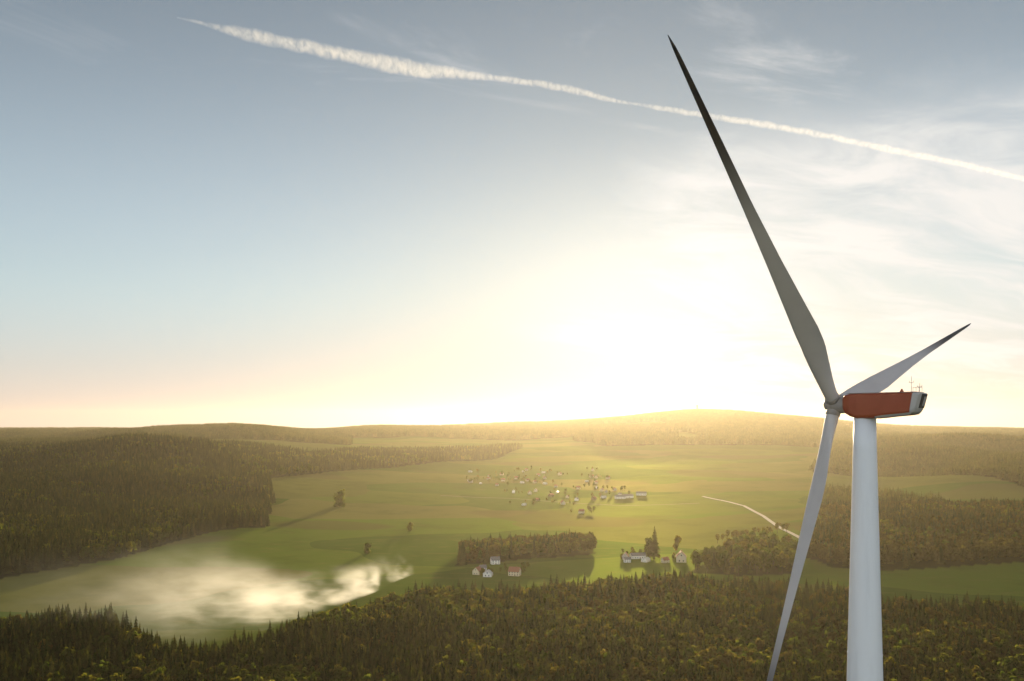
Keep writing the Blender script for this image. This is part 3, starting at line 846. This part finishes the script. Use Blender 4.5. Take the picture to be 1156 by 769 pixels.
def clump_mesh(name, n, w, seed):
    r = random.Random(seed); vs, fs = [], []
    for k in range(n):
        me = CONLOW[k % 2] if r.random() < .7 else None
        x, y, s, a = r.uniform(-w, w), r.uniform(-w, w), r.uniform(.7, 1.1), r.uniform(0, 6.28)
        if me is None: me = BROLOW
        i = len(vs); ca, sa = math.cos(a), math.sin(a)
        for p in me.vertices:
            vs.append((x + (p.co.x * ca - p.co.y * sa) * s * 1.3, y + (p.co.x * sa + p.co.y * ca) * s * 1.3, p.co.z * s))
        for q in me.polygons: fs.append(tuple(i + j for j in q.vertices))
    m = mesh(name, vs, fs); m.materials.append(M['hillwood']); return m
BROLOW = broadleaf_mesh('far broadleaf crown', 17, 5.0, 60, 7, 1.9)
CL = [source(clump_mesh('treetop clump %d' % k, 9, 9, 200 + k)) for k in range(3)] + [source(clump_mesh('wide treetop clump %d' % k, 16, 16, 300 + k)) for k in range(2)]
kd = np.where(Y < 5000, RNG.integers(0, 3, len(X)), RNG.integers(3, 5, len(X)))
scatter('ridge_forest', X, Y, RNG.uniform(.8, 1.1, len(X)), kd, CL, 'hazy forests on the far ridges below the sky', 'forest')


# ------------------------------------------------------------------ single trees in the meadow
def fitted(px, base_py, Y, hpx, kind, var, label, cat, group=None, name=None, sq=1.0):
    hh = {'conifer': 22.0}.get(kind, 16.0)
    p = gp(px, Y); s = hpx * Y / F / hh
    return tree(name or NM[kind], kind, var, p.x, p.y, s, random.uniform(0, 6.28), label, cat, group, sq)


fitted(739, 640, 868, 40, 'conifer', 0, 'tall pointed conifer rising between the two groups of farm buildings', 'conifer', sq=1.15)
fitted(732, 640, 876, 24, 'wide', 1, 'round dark tree leaning against the tall pointed conifer', 'tree')
fitted(764, 640, 872, 27, 'golden', 0, 'slim golden autumn tree beside the cream farmhouse', 'tree', sq=.6)
fitted(415, 628, 905, 13, 'wide', 2, 'lone dark round tree in the green meadow above the smoke', 'tree')
fitted(383, 583, 1330, 20, 'wide', 0, 'broad brown tree standing alone on the sloping meadow', 'tree')
fitted(463, 606, 1080, 11, 'wide', 1, 'small olive tree in the meadow above the white smoke source', 'tree')
X, Y, u = grid_pts(775, 915, 760, 970, 6.5)
k = inpoly(u, Y, EDGE_CLUMP); X, Y = X[k], Y[k]
for i in range(len(X)):
    if i % 2 and u is not None: continue
    kind = 'broadleaf' if random.random() < .8 else 'conifer'
    tree(NM[kind], kind, i, float(X[i]), float(Y[i]), random.uniform(.85, 1.35) if kind == 'broadleaf' else random.uniform(.7, .95), random.uniform(0, 6.28),
         'brown rounded tree in the clump at the end of the gravel road' if kind == 'broadleaf' else 'dark conifer in the clump at the end of the gravel road',
         'tree', 'clump of trees at the end of the gravel road')


gr_ = random.Random(31)
for k in range(15):
    p = gp(812 + k * 5.4 + gr_.uniform(-2, 2), 985 + k * 4 + gr_.uniform(-14, 14))
    tree('autumn_tree', 'golden', k, p.x, p.y, gr_.uniform(.62, .92), gr_.uniform(0, 6.28), 'sunlit golden tree in the row behind the brown clump near the road', 'tree', 'golden trees behind the brown clump')


# ------------------------------------------------------------------ houses
def house_meshes(w, d, h, pitch, wall, roof, chim=True):
    """meshes of a gabled house, long side along x"""
    out = {}
    rh = d / 2 * pitch
    bm = bmesh.new()
    b = [bm.verts.new(p) for p in ((-w/2, -d/2, -1.5), (w/2, -d/2, -1.5), (w/2, d/2, -1.5), (-w/2, d/2, -1.5), (-w/2, -d/2, h), (w/2, -d/2, h), (w/2, d/2, h), (-w/2, d/2, h), (-w/2, 0, h + rh), (w/2, 0, h + rh))]
    for q in ((0, 1, 5, 4), (2, 3, 7, 6), (1, 2, 6, 9, 5), (3, 0, 4, 8, 7), (4, 5, 9, 8), (6, 7, 8, 9), (3, 2, 1, 0)): bm.faces.new([b[i] for i in q])
    out['wall'] = bm_mesh('wall', bm); out['wall'].materials.append(wall)
    bm = bmesh.new(); e, t = .5, .22
    for sg in (-1, 1):
        y0, z0, y1, z1 = sg * (d/2 + e), h - e * pitch + .06, 0, h + rh + .06
        vs = [bm.verts.new(p) for x in (-w/2 - .4, w/2 + .4) for p in ((x, y0, z0), (x, y1, z1), (x, y1, z1 + t), (x, y0, z0 + t))]
        for q in ((0, 1, 2, 3), (7, 6, 5, 4), (0, 4, 5, 1), (1, 5, 6, 2), (2, 6, 7, 3), (3, 7, 4, 0)): bm.faces.new([vs[i] for i in q])
    out['roof'] = bm_mesh('roof', bm); out['roof'].materials.append(roof)
    if chim:
        bm = bmesh.new(); add_box(bm, w * .18, w * .18 + .8, -.9, -.2, h + rh * .55, h + rh + 1.1)
        out['chimney'] = bm_mesh('chimney', bm); out['chimney'].materials.append(M['roof_red'])
    bm = bmesh.new(); add_box(bm, -.55, .55, -.06, .06, -.65, .65)
    out['window'] = bm_mesh('window', bm); out['window'].materials.append(M['glass'])
    bm = bmesh.new(); add_box(bm, -.55, .55, -.06, .06, 0, 2.1)
    out['door'] = bm_mesh('door', bm); out['door'].materials.append(M['door'])
    out['dims'] = (w, d, h, rh)
    return out


def house(name, ms, x, y, rz, sc, label, cat, group=None):
    w, d, h, rh = ms['dims']
    o = empty(name, (x, y, hz(x, y)), rz); o.scale = (sc,) * 3
    link('wall', ms['wall'], None, o); rf = link('roof', ms['roof'], None, o)
    if 'chimney' in ms: link('chimney', ms['chimney'], None, rf)
    def put(nm, px, py_, pz, r=0.0):
        q = link(nm, ms[nm], None, o); q.location = (px, py_, pz); q.rotation_euler = (0, 0, r)
    nw = max(2, int(w / 3.2))
    for k in range(nw):
        xx = -w/2 + (k + .5) * w / nw
        if k == nw // 2: put('door', xx, -d/2, .05)
        else: put('window', xx, -d/2, 1.6)
        if h > 4.5: put('window', xx, -d/2, 4.1)
    for sg in (-1, 1):
        put('window', sg * w/2, -d * .2, 1.6, math.pi / 2); put('window', sg * w/2, d * .2, 1.6, math.pi / 2); put('window', sg * w/2, 0, h + rh * .35, math.pi / 2)
    return tag(o, label, cat, group)


HM = {
    'white_red': house_meshes(12, 9, 5.6, .95, M['wall_dull'], M['roof_red']),
    'white_slate': house_meshes(11, 8.5, 5.4, .9, M['wall_white'], M['roof_slate']),
    'cream_red': house_meshes(13, 9.5, 5.2, 1.0, M['wall_cream'], M['roof_red']),
    'white_pale': house_meshes(14, 9, 3.6, .55, M['wall_white'], M['roof_pale'], False),
    'barn': house_meshes(18, 11, 4.6, .8, M['wall_wood'], M['roof_red'], False),
    'long_white': house_meshes(20, 9, 4.2, .7, M['wall_white'], M['roof_slate'], False),
}
# the farm beside the edge of the near forest
for px, Y, kd_, rz, sc_, lab, cat in (
    (551, 772, 'white_pale', 1.45, .78, 'large white gabled barn with a pale roof at the forest edge', 'barn'),
    (545, 800, 'white_slate', .35, .55, 'small bright white hut just behind the large white barn', 'hut'),
    (539, 782, 'cream_red', 1.2, .62, 'cream cottage on the smoke side of the large white barn', 'house'),
    (559, 838, 'white_slate', .25, .72, 'grey roofed house close under the copse behind the white barn', 'house'),
    (581, 775, 'cream_red', -.3, .72, 'cream house with red roof standing apart from the large white barn', 'house'),
    (706, 868, 'white_red', 1.35, .62, 'narrow white gabled house at the outer end of the white farm row', 'house'),
    (708, 848, 'white_slate', .1, .55, 'low white cottage in front of the narrow white gabled house', 'cottage'),
    (720, 872, 'long_white', .2, .72, 'long white farm building with grey roof in the middle of the farm row', 'farm building'),
    (729, 852, 'white_pale', 1.0, .62, 'white shed with pale roof beside the tall pointed conifer', 'shed'),
    (751, 846, 'cream_red', .4, .50, 'tiny cream hut between the tall pointed conifer and the golden tree', 'hut'),
    (769, 852, 'cream_red', 1.4, .95, 'cream farmhouse with steep red roof beside the clump of brown trees', 'farmhouse'),
):
    p = gp(px, Y); house('farm_' + cat.split()[-1] if cat in ('barn', 'farm building') else cat.split()[-1], HM[kd_], p.x, p.y, rz, sc_ * 1.08, lab, cat)

fr = random.Random(21)
for px, Y, n in ((553, 790, 9), (582, 800, 5), (717, 880, 9), (752, 868, 6)):
    for k in range(n):
        p = gp(px + fr.uniform(-16, 16), Y + fr.uniform(-18, 26))
        tree('garden_tree', 'wide' if k % 3 else 'broadleaf', k, p.x, p.y, fr.uniform(.22, .48), fr.uniform(0, 6.28), 'small rounded tree or shrub around the farm buildings at the forest edge', 'tree', 'shrubs around the farm buildings')

# the village on the slope
vil = random.Random(8)
spots = []
while len(spots) < 46:
    px = vil.uniform(528, 700); py = 549 + (px - 610) * .03 + vil.gauss(0, 9) * (1.3 if 590 < px < 690 else .55) + (6 if px > 640 else 0)
    if vil.random() > (1.0 if 600 < px < 690 else .5): continue
    # depth whose ground projects at this pixel row
    ys = np.linspace(1100, 2600, 400); hzs = height((px - CX) / F * ys, ys); rows = HY + F * (CAMZ - hzs) / ys
    Yv = float(ys[np.argmin(abs(rows - py))]); p = gp(px, Yv)
    if all((p - q).length > 19 for q, *_ in spots): spots.append((p, px, py))
VL = {'white_red': 'pale house with red roof in the distant village on the slope', 'white_slate': 'white house with slate roof in the distant village on the slope',
      'cream_red': 'cream house with red roof in the distant village on the slope', 'white_pale': 'low white shed with pale roof in the distant village on the slope',
      'barn': 'brown wooden barn in the distant village on the slope'}
for p, px, py in spots:
    kd_ = vil.choice(['white_red', 'white_red', 'white_slate', 'cream_red', 'cream_red', 'white_pale', 'barn'])
    house('barn' if kd_ == 'barn' else ('shed' if kd_ == 'white_pale' else 'village_house'), HM[kd_], p.x, p.y, vil.uniform(-.6, .6) + vil.choice([0, 1.57]), vil.uniform(.50, .68), VL[kd_],
          'barn' if kd_ == 'barn' else ('shed' if kd_ == 'white_pale' else 'house'), 'houses of the distant village')
for px, py, lab in ((700, 563, 'first long white barn east of the village in the open meadow'), (709, 562, 'second long white barn east of the village in the open meadow'),
                    (724, 559, 'long white barn farthest from the village in the open meadow')):
    ys = np.linspace(1100, 2600, 400); hzs = height((px - CX) / F * ys, ys); rows = HY + F * (CAMZ - hzs) / ys
    p = gp(px, float(ys[np.argmin(abs(rows - py))]))
    house('long_barn', HM['long_white'], p.x, p.y, .15 if px < 720 else -.3, .9, lab, 'barn')
for k in range(120):
    q, px, py = vil.choice(spots); a = vil.uniform(0, 6.28); d = vil.uniform(12, 26)
    x, y = q.x + math.cos(a) * d, q.y + math.sin(a) * d
    if any((Vector((x, y)) - s[0]).length < 9 for s in spots): continue
    tree('garden_tree', 'broadleaf', k, x, y, vil.uniform(.4, .75), vil.uniform(0, 6.28), 'round garden tree between the houses of the distant village', 'tree', 'trees among the village houses')

# lookout tower on the highest hill
p = gp(787, 6000); o = empty('lookout_tower', (p.x, p.y, hz(p.x, p.y)))
tag(o, 'small lookout tower on top of the highest hill near the sun', 'tower')
bm = bmesh.new(); add_rings(bm, [[(r_ * math.cos(k * math.pi / 6), r_ * math.sin(k * math.pi / 6), z_) for k in range(12)] for r_, z_ in ((7.5, -3), (6.5, 30), (6.2, 44))])
link('shaft', bm_mesh('shaft', bm), M['stone'], o)
bm = bmesh.new(); add_rings(bm, [[(r_ * math.cos(k * math.pi / 6), r_ * math.sin(k * math.pi / 6), z_) for k in range(12)] for r_, z_ in ((6.3, 44.02), (8.6, 46), (8.6, 50), (7, 52))])
link('platform', bm_mesh('platform', bm), M['stone'], o)


# ------------------------------------------------------------------ smoke over the meadow
def build_smoke():
    # plume from its source (photo 463,652) along the forest edge to the left, spreading over the clearing
    path = [(468, 780), (450, 752), (425, 704), (390, 662), (350, 624), (300, 588), (240, 598), (170, 640), (90, 625), (-20, 610), (-160, 610)]
    wid = [5, 10, 16, 22, 30, 52, 98, 150, 150, 130, 100]
    hgt = [6, 15, 18, 18, 20, 24, 28, 34, 34, 30, 20]
    den = [.0, 1.2, 1.4, 1.0, .75, .50, .24, .07, .018, .004, .0]
    pts = [gp(a, b) for a, b in path]
    x0, x1 = pts[-1].x, pts[0].x + 5
    v, f = [], []
    NA = 14
    for k, (p, w, h) in enumerate(zip(pts, wid, hgt)):
        for q in range(NA):
            a = q * 2 * math.pi / NA
            y = p.y + math.cos(a) * w * 1.75; zc = hz(p.x, p.y)
            v.append((p.x, y, zc - 1.5 + (math.sin(a) * .5 + .5) * (h * 1.9)))
        if k:
            for q in range(NA): f.append((NA * k - NA + q, NA * k - NA + (q + 1) % NA, NA * k + (q + 1) % NA, NA * k + q))
    f.append(tuple(range(NA))[::-1]); f.append(tuple(NA * (len(pts) - 1) + q for q in range(NA)))
    bm = bmesh.new(); bm.from_mesh(mesh('smoke', v, f))
    me = bm_mesh('smoke', bm)
    m, t, out = mat_new('drifting smoke')
    tc = t.new('ShaderNodeTexCoord').outputs['Object']
    sp = t.new('ShaderNodeSeparateXYZ'); t.l.new(tc, sp.inputs[0])
    s = t.m('DIVIDE', t.m('SUBTRACT', sp.outputs[0], x0), x1 - x0, clamp=True)
    def curve(vals, scale):
        st = sorted(((p.x - x0) / (x1 - x0), q / scale) for p, q in zip(pts, vals))
        return t.m('MULTIPLY', t.ramp(s, [(a, (b, b, b)) for a, b in st]), scale)
    yc = t.m('ADD', curve([p.y - 560 for p in pts], 200.0), 560.0)
    wv = t.noise(t.vm('MULTIPLY', tc, (1, 1, .5)), .012, 3, .6)
    w = curve(wid, 120.0); h = curve(hgt, 40.0); dn = curve(den, 1.0)
    zc = t.m('ADD', curve([hz(p.x, p.y) for p in pts], 40.0), 0.0)
    fy = t.m('DIVIDE', t.m('ADD', t.m('SUBTRACT', sp.outputs[1], yc), t.m('MULTIPLY', t.m('SUBTRACT', wv, .5), t.m('MULTIPLY', w, 1.2))), w)
    fz = t.m('DIVIDE', t.m('SUBTRACT', sp.outputs[2], zc), h)
    gy = t.m('POWER', t.m('SUBTRACT', 1.0, t.m('MULTIPLY', fy, fy), clamp=True), 1.7)
    gz = t.ss(fz, 1.7, .1)
    n = t.noise(t.vm('MULTIPLY', tc, (.32, .95, 1.0)), .055, 7, .66, 0.0)
    dd = t.m('MULTIPLY', t.m('MULTIPLY', gy, gz), t.m('MULTIPLY', dn, t.m('MULTIPLY', t.ss(n, .42, .66, .03, 1.7), t.ss(t.noise(t.vm('MULTIPLY', tc, (.5, 1, .6)), .016, 3, .55), .36, .60, .25, 1.35))))
    pv = t.new('ShaderNodeVolumePrincipled')
    t.put(pv.inputs['Color'], (.97, .95, .90)); pv.inputs['Anisotropy'].default_value = .55
    t.l.new(t.m('MULTIPLY', dd, SMOKE), pv.inputs['Density'])
    t.l.new(pv.outputs[0], out.inputs['Volume'])
    m.cycles.volume_step_rate = .10
    o = link('smoke', me, m); return tag(o, 'bright white smoke drifting from the forest edge across the clearing', 'smoke', kind='stuff')


SMOKE = .045
smoke = build_smoke()


# ------------------------------------------------------------------ contrail
def build_contrail():
    ALT = 3200.0
    pix = [(200, 20), (235, 28), (270, 37), (320, 48), (370, 58), (420, 68), (470, 79), (520, 83), (560, 88), (610, 95), (650, 102), (690, 113), (715, 117), (745, 122),
           (800, 131), (860, 140), (930, 153), (1000, 168), (1080, 184), (1156, 202), (1300, 238)]
    half = [1.0, 3.0, 6.5, 7.5, 8.0, 8.5, 8.5, 5.5, 3.8, 3.8, 4.5, 3.0, 1.6, 3.2, 3.4, 4.2, 3.6, 4.0, 3.6, 3.2, 3.0]
    C, W = [], []
    for (px, py), h in zip(pix, half):
        Yd = ALT * F / (HY - py); C.append(Vector(((px - CX) * Yd / F, Yd, CAMZ + ALT))); W.append(h * Yd / F)
    # resample and roughen
    PC, PW = [], []
    for a, b, wa, wb in zip(C, C[1:], W, W[1:]):
        n = max(3, int((b - a).length / 25))
        for k in range(n): PC.append(a.lerp(b, k / n)); PW.append(wa + (wb - wa) * k / n)
    PC.append(C[-1]); PW.append(W[-1])
    v, f = [], []; NA = 14
    rr = np.random.default_rng(4)
    for k, (p, w) in enumerate(zip(PC, PW)):
        d = (PC[min(k + 1, len(PC) - 1)] - PC[max(k - 1, 0)]).normalized(); s = d.cross(Vector((0, 0, 1))).normalized(); up = s.cross(d)
        for q in range(NA):
            a = q * 2 * math.pi / NA
            e = w * 1.5
            v.append(p + s * math.cos(a) * e + up * math.sin(a) * e)
        if k:
            for q in range(NA): f.append((NA * k - NA + q, NA * k - NA + (q + 1) % NA, NA * k + (q + 1) % NA, NA * k + q))
    f.append(tuple(range(NA))[::-1]); f.append(tuple(NA * (len(PC) - 1) + q for q in range(NA)))
    bm = bmesh.new(); bm.from_mesh(mesh('contrail', v, f)); me = bm_mesh('contrail', bm)
    m, t, out = mat_new('contrail ice cloud')
    tc = t.new('ShaderNodeTexCoord').outputs['Object']
    sp = t.new('ShaderNodeSeparateXYZ'); t.l.new(tc, sp.inputs[0])
    x0, x1 = C[0].x, C[-1].x
    q = t.m('DIVIDE', t.m('SUBTRACT', sp.outputs[0], x0), x1 - x0, clamp=True)
    pos = [(c.x - x0) / (x1 - x0) for c in C]
    yr = t.m('ADD', t.m('MULTIPLY', t.ramp(q, [(a, ((c.y - 4500) / 9000,) * 3) for a, c in zip(pos, C)]), 9000.0), 4500.0)
    wr = t.m('MULTIPLY', t.ramp(q, [(a, (b * 1.15 / 150,) * 3) for a, b in zip(pos, W)]), 150.0)
    # across the trail, square to its heading in plan
    hd = (C[-1] - C[0]).normalized(); fr = abs(hd.x)
    big = t.noise(tc, 1 / 160, 2, .5)
    dy = t.m('DIVIDE', t.m('MULTIPLY', t.m('SUBTRACT', sp.outputs[1], yr), fr), wr)
    dz = t.m('ADD', t.m('DIVIDE', t.m('SUBTRACT', sp.outputs[2], CAMZ + ALT), wr), t.m('MULTIPLY', t.m('SUBTRACT', big, .5), 1.1))
    rad = t.m('SUBTRACT', 1.0, t.m('ADD', t.m('MULTIPLY', dy, dy), t.m('MULTIPLY', dz, dz)), clamp=True)
    n = t.noise(t.vm('MULTIPLY', tc, (1.3, .6, .8)), 1 / 52, 6, .58, .4)
    pv = t.new('ShaderNodeVolumePrincipled'); t.put(pv.inputs['Color'], (.98, .98, .98)); pv.inputs['Anisotropy'].default_value = .3
    t.l.new(t.m('MULTIPLY', t.m('MULTIPLY', t.ss(n, .20, .78), t.m('POWER', rad, 1.25)), CONTRAIL), pv.inputs['Density'])
    t.l.new(pv.outputs[0], out.inputs['Volume'])
    m.cycles.volume_step_rate = .03
    o = link('contrail', me, m); return tag(o, 'long white contrail slanting down across the upper sky', 'contrail')


CONTRAIL = .009
contrail = build_contrail()


# ------------------------------------------------------------------ haze
def build_haze():
    zmin = min(c.co.z for c in ground.data.vertices) - 1.0
    bm = bmesh.new(); add_box(bm, -11700, 11700, -11700, 11700, zmin, CAMZ + 175)
    m, t, out = mat_new('evening haze')
    pv = t.new('ShaderNodeVolumePrincipled')
    t.put(pv.inputs['Color'], (.97, .85, .61)); pv.inputs['Density'].default_value = HAZE; pv.inputs['Anisotropy'].default_value = HAZE_G
    t.l.new(pv.outputs[0], out.inputs['Volume'])
    o = link('haze', bm_mesh('haze', bm), m); return tag(o, 'thin golden evening haze filling the whole valley', 'haze', kind='stuff')


HAZE, HAZE_G = 3.2e-5, .67
build_haze()
